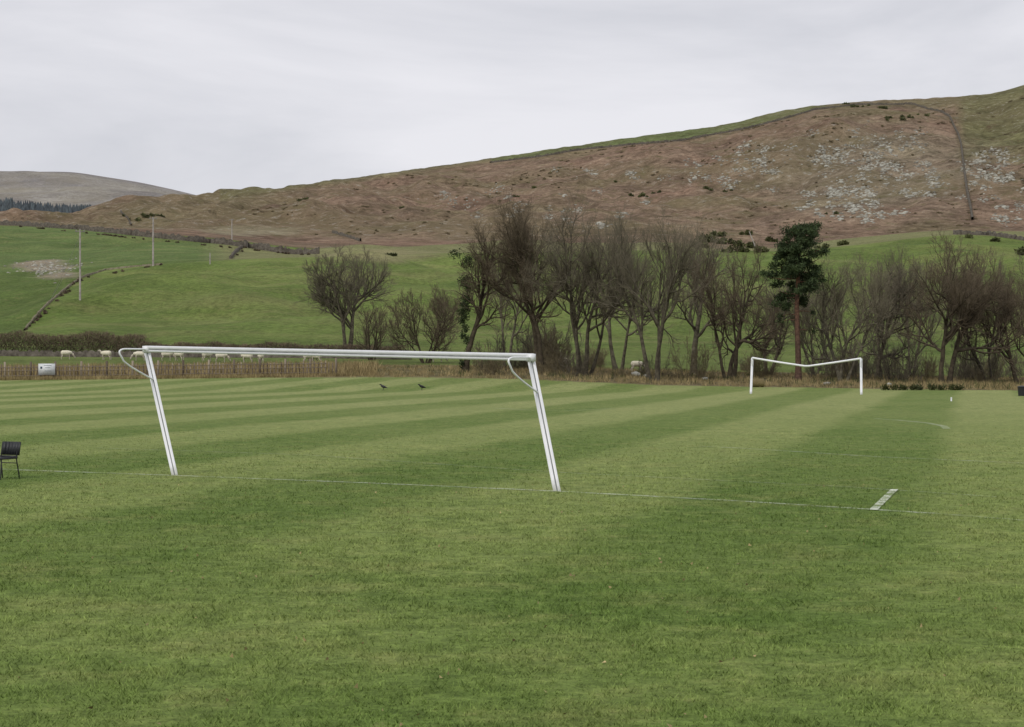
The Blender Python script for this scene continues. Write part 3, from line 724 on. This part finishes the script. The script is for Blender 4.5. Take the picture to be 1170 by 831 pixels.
for i,(px,py,rz,k_) in enumerate([(75,411,.3,0),(122,411.5,2.9,1),(160,412.5,3.3,0),(190,412.5,.2,0),(205,412.5,2.6,1),(252,414.5,.1,0),(283,415,3.0,1),(298,415,1.9,0),(352,415,.4,0),(362,415,2.8,0),(236,413,.8,1),(727,425,.3,0),(643,421,2.9,1),(500,414,.2,0)]):
    p=hit(px,py,178); root=empty('sheep',(p[0],p[1],p[2]),rz); root.scale=(1.15,)*3
    add('fleece',fle,parent=root); add('head',SB[k_][0],parent=root); add('legs',SB[k_][1],parent=root)
BLK=simple('crow_feathers',lin(34,34,38),lin(22,22,26),20,.5,.4)
cb=skin('crow_body',[(-.26,0,.13),(-.12,0,.17),(0,0,.2),(.09,0,.24),(.14,0,.31),(.18,0,.33),(.25,0,.32)],[(0,1),(1,2),(2,3),(3,4),(4,5),(5,6)],[(.045,.012),(.06,.05),(.085,.08),(.065,.065),(.04,.04),(.042,.04),(.01,.01)],BLK,2,2)
def limbs():
    mb=MB()
    for s in (-.04,.04):
        mb.tubes(np.array([[(0,s,.15),(-.01,s,.08),(.01,s,.0)]]),np.array([[.014,.008,.007]]),5); mb.tubes(np.array([[(-.03,s,.006),(.05,s,.006)]]),np.full((1,2),.006),4)
    return mb.mesh('legs',BLK)
cl_=limbs()
for px,py,rz in ((438,446,2.8),(482,446,3.5)):
    p=hit(px,py); root=empty('crow',p,rz); root.scale=(1.35,)*3; add('body',cb,parent=root); add('legs',cl_,parent=root)

# ------------------------------------------------------------------ small things
D=33.6; x=(1-CX)/F*D; root=empty('plastic_chair',(x,D,0),math.radians(-28))
CP=simple('black_plastic',lin(44,46,50),lin(32,33,36),6,.5,.4); MT=simple('chair_metal',lin(70,70,72),lin(44,44,46),8,.4,.5,metal=.6)
mb=MB()
mb.box((0,0,.40),(.44,.42,.03)); mb.box((0,.21,.42),(.44,.02,.05)); add('seat',mb.mesh('seat',CP),parent=root)
mb=MB()
for i in range(6):
    a0=-1+i*.4; mb.box((a0*.19+.038,.235+.02*(1-a0*a0),.58),(.078,.02,.26),-.12*a0,tilt=-.15)
add('backrest',mb.mesh('backrest',CP),parent=root)
mb=MB()
for sx_ in (-.2,.2):
    mb.tubes(np.array([[(sx_,.26,.70),(sx_,.2,.40),(sx_*1.1,.27,.0)]]),np.full((1,3),.013),6); mb.tubes(np.array([[(sx_,-.19,.40),(sx_*1.1,-.24,.0)]]),np.full((1,2),.013),6)
mb.tubes(np.array([[(-.2,.22,.3),(.2,.22,.3)]]),np.full((1,2),.01),5)
add('frame',mb.mesh('frame',MT),parent=root)
def lathe(mb,prof,sides=12):
    for a,b in zip(prof[:-1],prof[1:]): mb.tubes(np.array([[(0,0,a[1]),(0,0,b[1]+1e-4)]]),np.array([[a[0],b[0]]]),sides)
p=hit(866,442.5); mb=MB(); mb.tubes(np.array([[(-.5,0,.33),(-.45,0,.33),(.45,0,.33),(.5,0,.33)]]),np.array([[.28,.34,.34,.28]]),14,cap=True); r=R(8)
mb.leaves(ell(r,300,(0,0,.33),(.5,.36,.36),.9),.15,r,6,.1,a=r.rand(300)); add('hay_bale',mb.mesh('hay_bale',DRY),p)
p=hit(1087,458.5); mb=MB(); mb.tubes(np.array([[(0,0,0),(0,0,.2),(0,0,.22)]]),np.array([[.045,.045,.03]]),8,cap=True); add('marker_post',mb.mesh('marker_post',WHT),p)
p=hit(1168,452.5); root=empty('litter_bin',p); mb=MB(); lathe(mb,[(.26,0),(.3,.55),(.32,.56),(.32,.62),(.05,.68)]); add('bin_body',mb.mesh('bin',CP,True),parent=root)
mb=MB(); r=R(12)
for px,py,s_ in ((727,430,.5),(738,431,.3),(945,440,.3),(1015,441,.3),(805,434,.3)):
    rocks(mb,np.array(hit(px,py))+(0,0,s_*.3),s_,r)
add('boulders',mb.mesh('boulders',bpy.data.materials['rock_mat']))
mb=MB(); r=R(14); n=420; Y_=r.uniform(9,32,n); X_=(r.rand(n)*2-1)*(.32*Y_+2); mb.leaves(np.stack([X_,Y_,np.full(n,.022)],1),.03,r,1.2,.2,a=r.rand(n)); add('fallen_leaves',mb.mesh('fallen_leaves',DRY))

# ------------------------------------------------------------------ world, sun, camera
w=bpy.data.worlds.new('World'); scene.world=w; w.use_nodes=True; nt=w.node_tree; nt.nodes.clear()
out=nt.nodes.new('ShaderNodeOutputWorld'); mx=nt.nodes.new('ShaderNodeMixShader'); b1=nt.nodes.new('ShaderNodeBackground'); b2=nt.nodes.new('ShaderNodeBackground')
sky=nt.nodes.new('ShaderNodeTexSky'); sky.sky_type='NISHITA'; sky.sun_disc=False; sky.sun_elevation=math.radians(48); sky.sun_rotation=math.radians(215)
nt.links.new(sky.outputs[0],b1.inputs[0]); b1.inputs[1].default_value=0.08
tc=nt.nodes.new('ShaderNodeTexCoord'); mp=nt.nodes.new('ShaderNodeMapping'); mp.inputs['Scale'].default_value=(1.4,1.4,5.0)
nt.links.new(tc.outputs['Generated'],mp.inputs[0])
nz=nt.nodes.new('ShaderNodeTexNoise'); nz.inputs['Scale'].default_value=2.4; nz.inputs['Detail'].default_value=6; nz.inputs['Roughness'].default_value=.55; nz.inputs['Distortion'].default_value=.4
nt.links.new(mp.outputs[0],nz.inputs['Vector'])
cr_=nt.nodes.new('ShaderNodeValToRGB'); cr_.color_ramp.elements[0].position=.32; cr_.color_ramp.elements[1].position=.66
cr_.color_ramp.elements[0].color=(*lin(209,210,217),1); cr_.color_ramp.elements[1].color=(*lin(238,237,242),1)
nt.links.new(nz.outputs[0],cr_.inputs[0])
nt.links.new(cr_.outputs[0],b2.inputs[0]); b2.inputs[1].default_value=1.0
mx.inputs[0].default_value=.93; nt.links.new(b1.outputs[0],mx.inputs[1]); nt.links.new(b2.outputs[0],mx.inputs[2]); nt.links.new(mx.outputs[0],out.inputs[0])
sd=bpy.data.lights.new('sun','SUN'); sd.energy=1.5; sd.angle=math.radians(14); sd.color=(1,.96,.88)
so=bpy.data.objects.new('sun',sd); scene.collection.objects.link(so)
el,azr=math.radians(48),math.radians(215)
dv=Vector((math.sin(azr)*math.cos(el),math.cos(azr)*math.cos(el),math.sin(el))); so.rotation_euler=dv.to_track_quat('Z','Y').to_euler(); so.location=(0,0,50)
cam=bpy.data.cameras.new('camera'); co=bpy.data.objects.new('camera',cam); scene.collection.objects.link(co)
cam.sensor_width=36; cam.lens=F/1170*36; cam.clip_end=20000; cam.clip_start=.1
co.location=(0,0,H); co.rotation_euler=(math.radians(90)-math.atan(2.5/F),0,0); scene.camera=co
scene.view_settings.view_transform='Standard'; scene.view_settings.look='None'; scene.view_settings.exposure=0
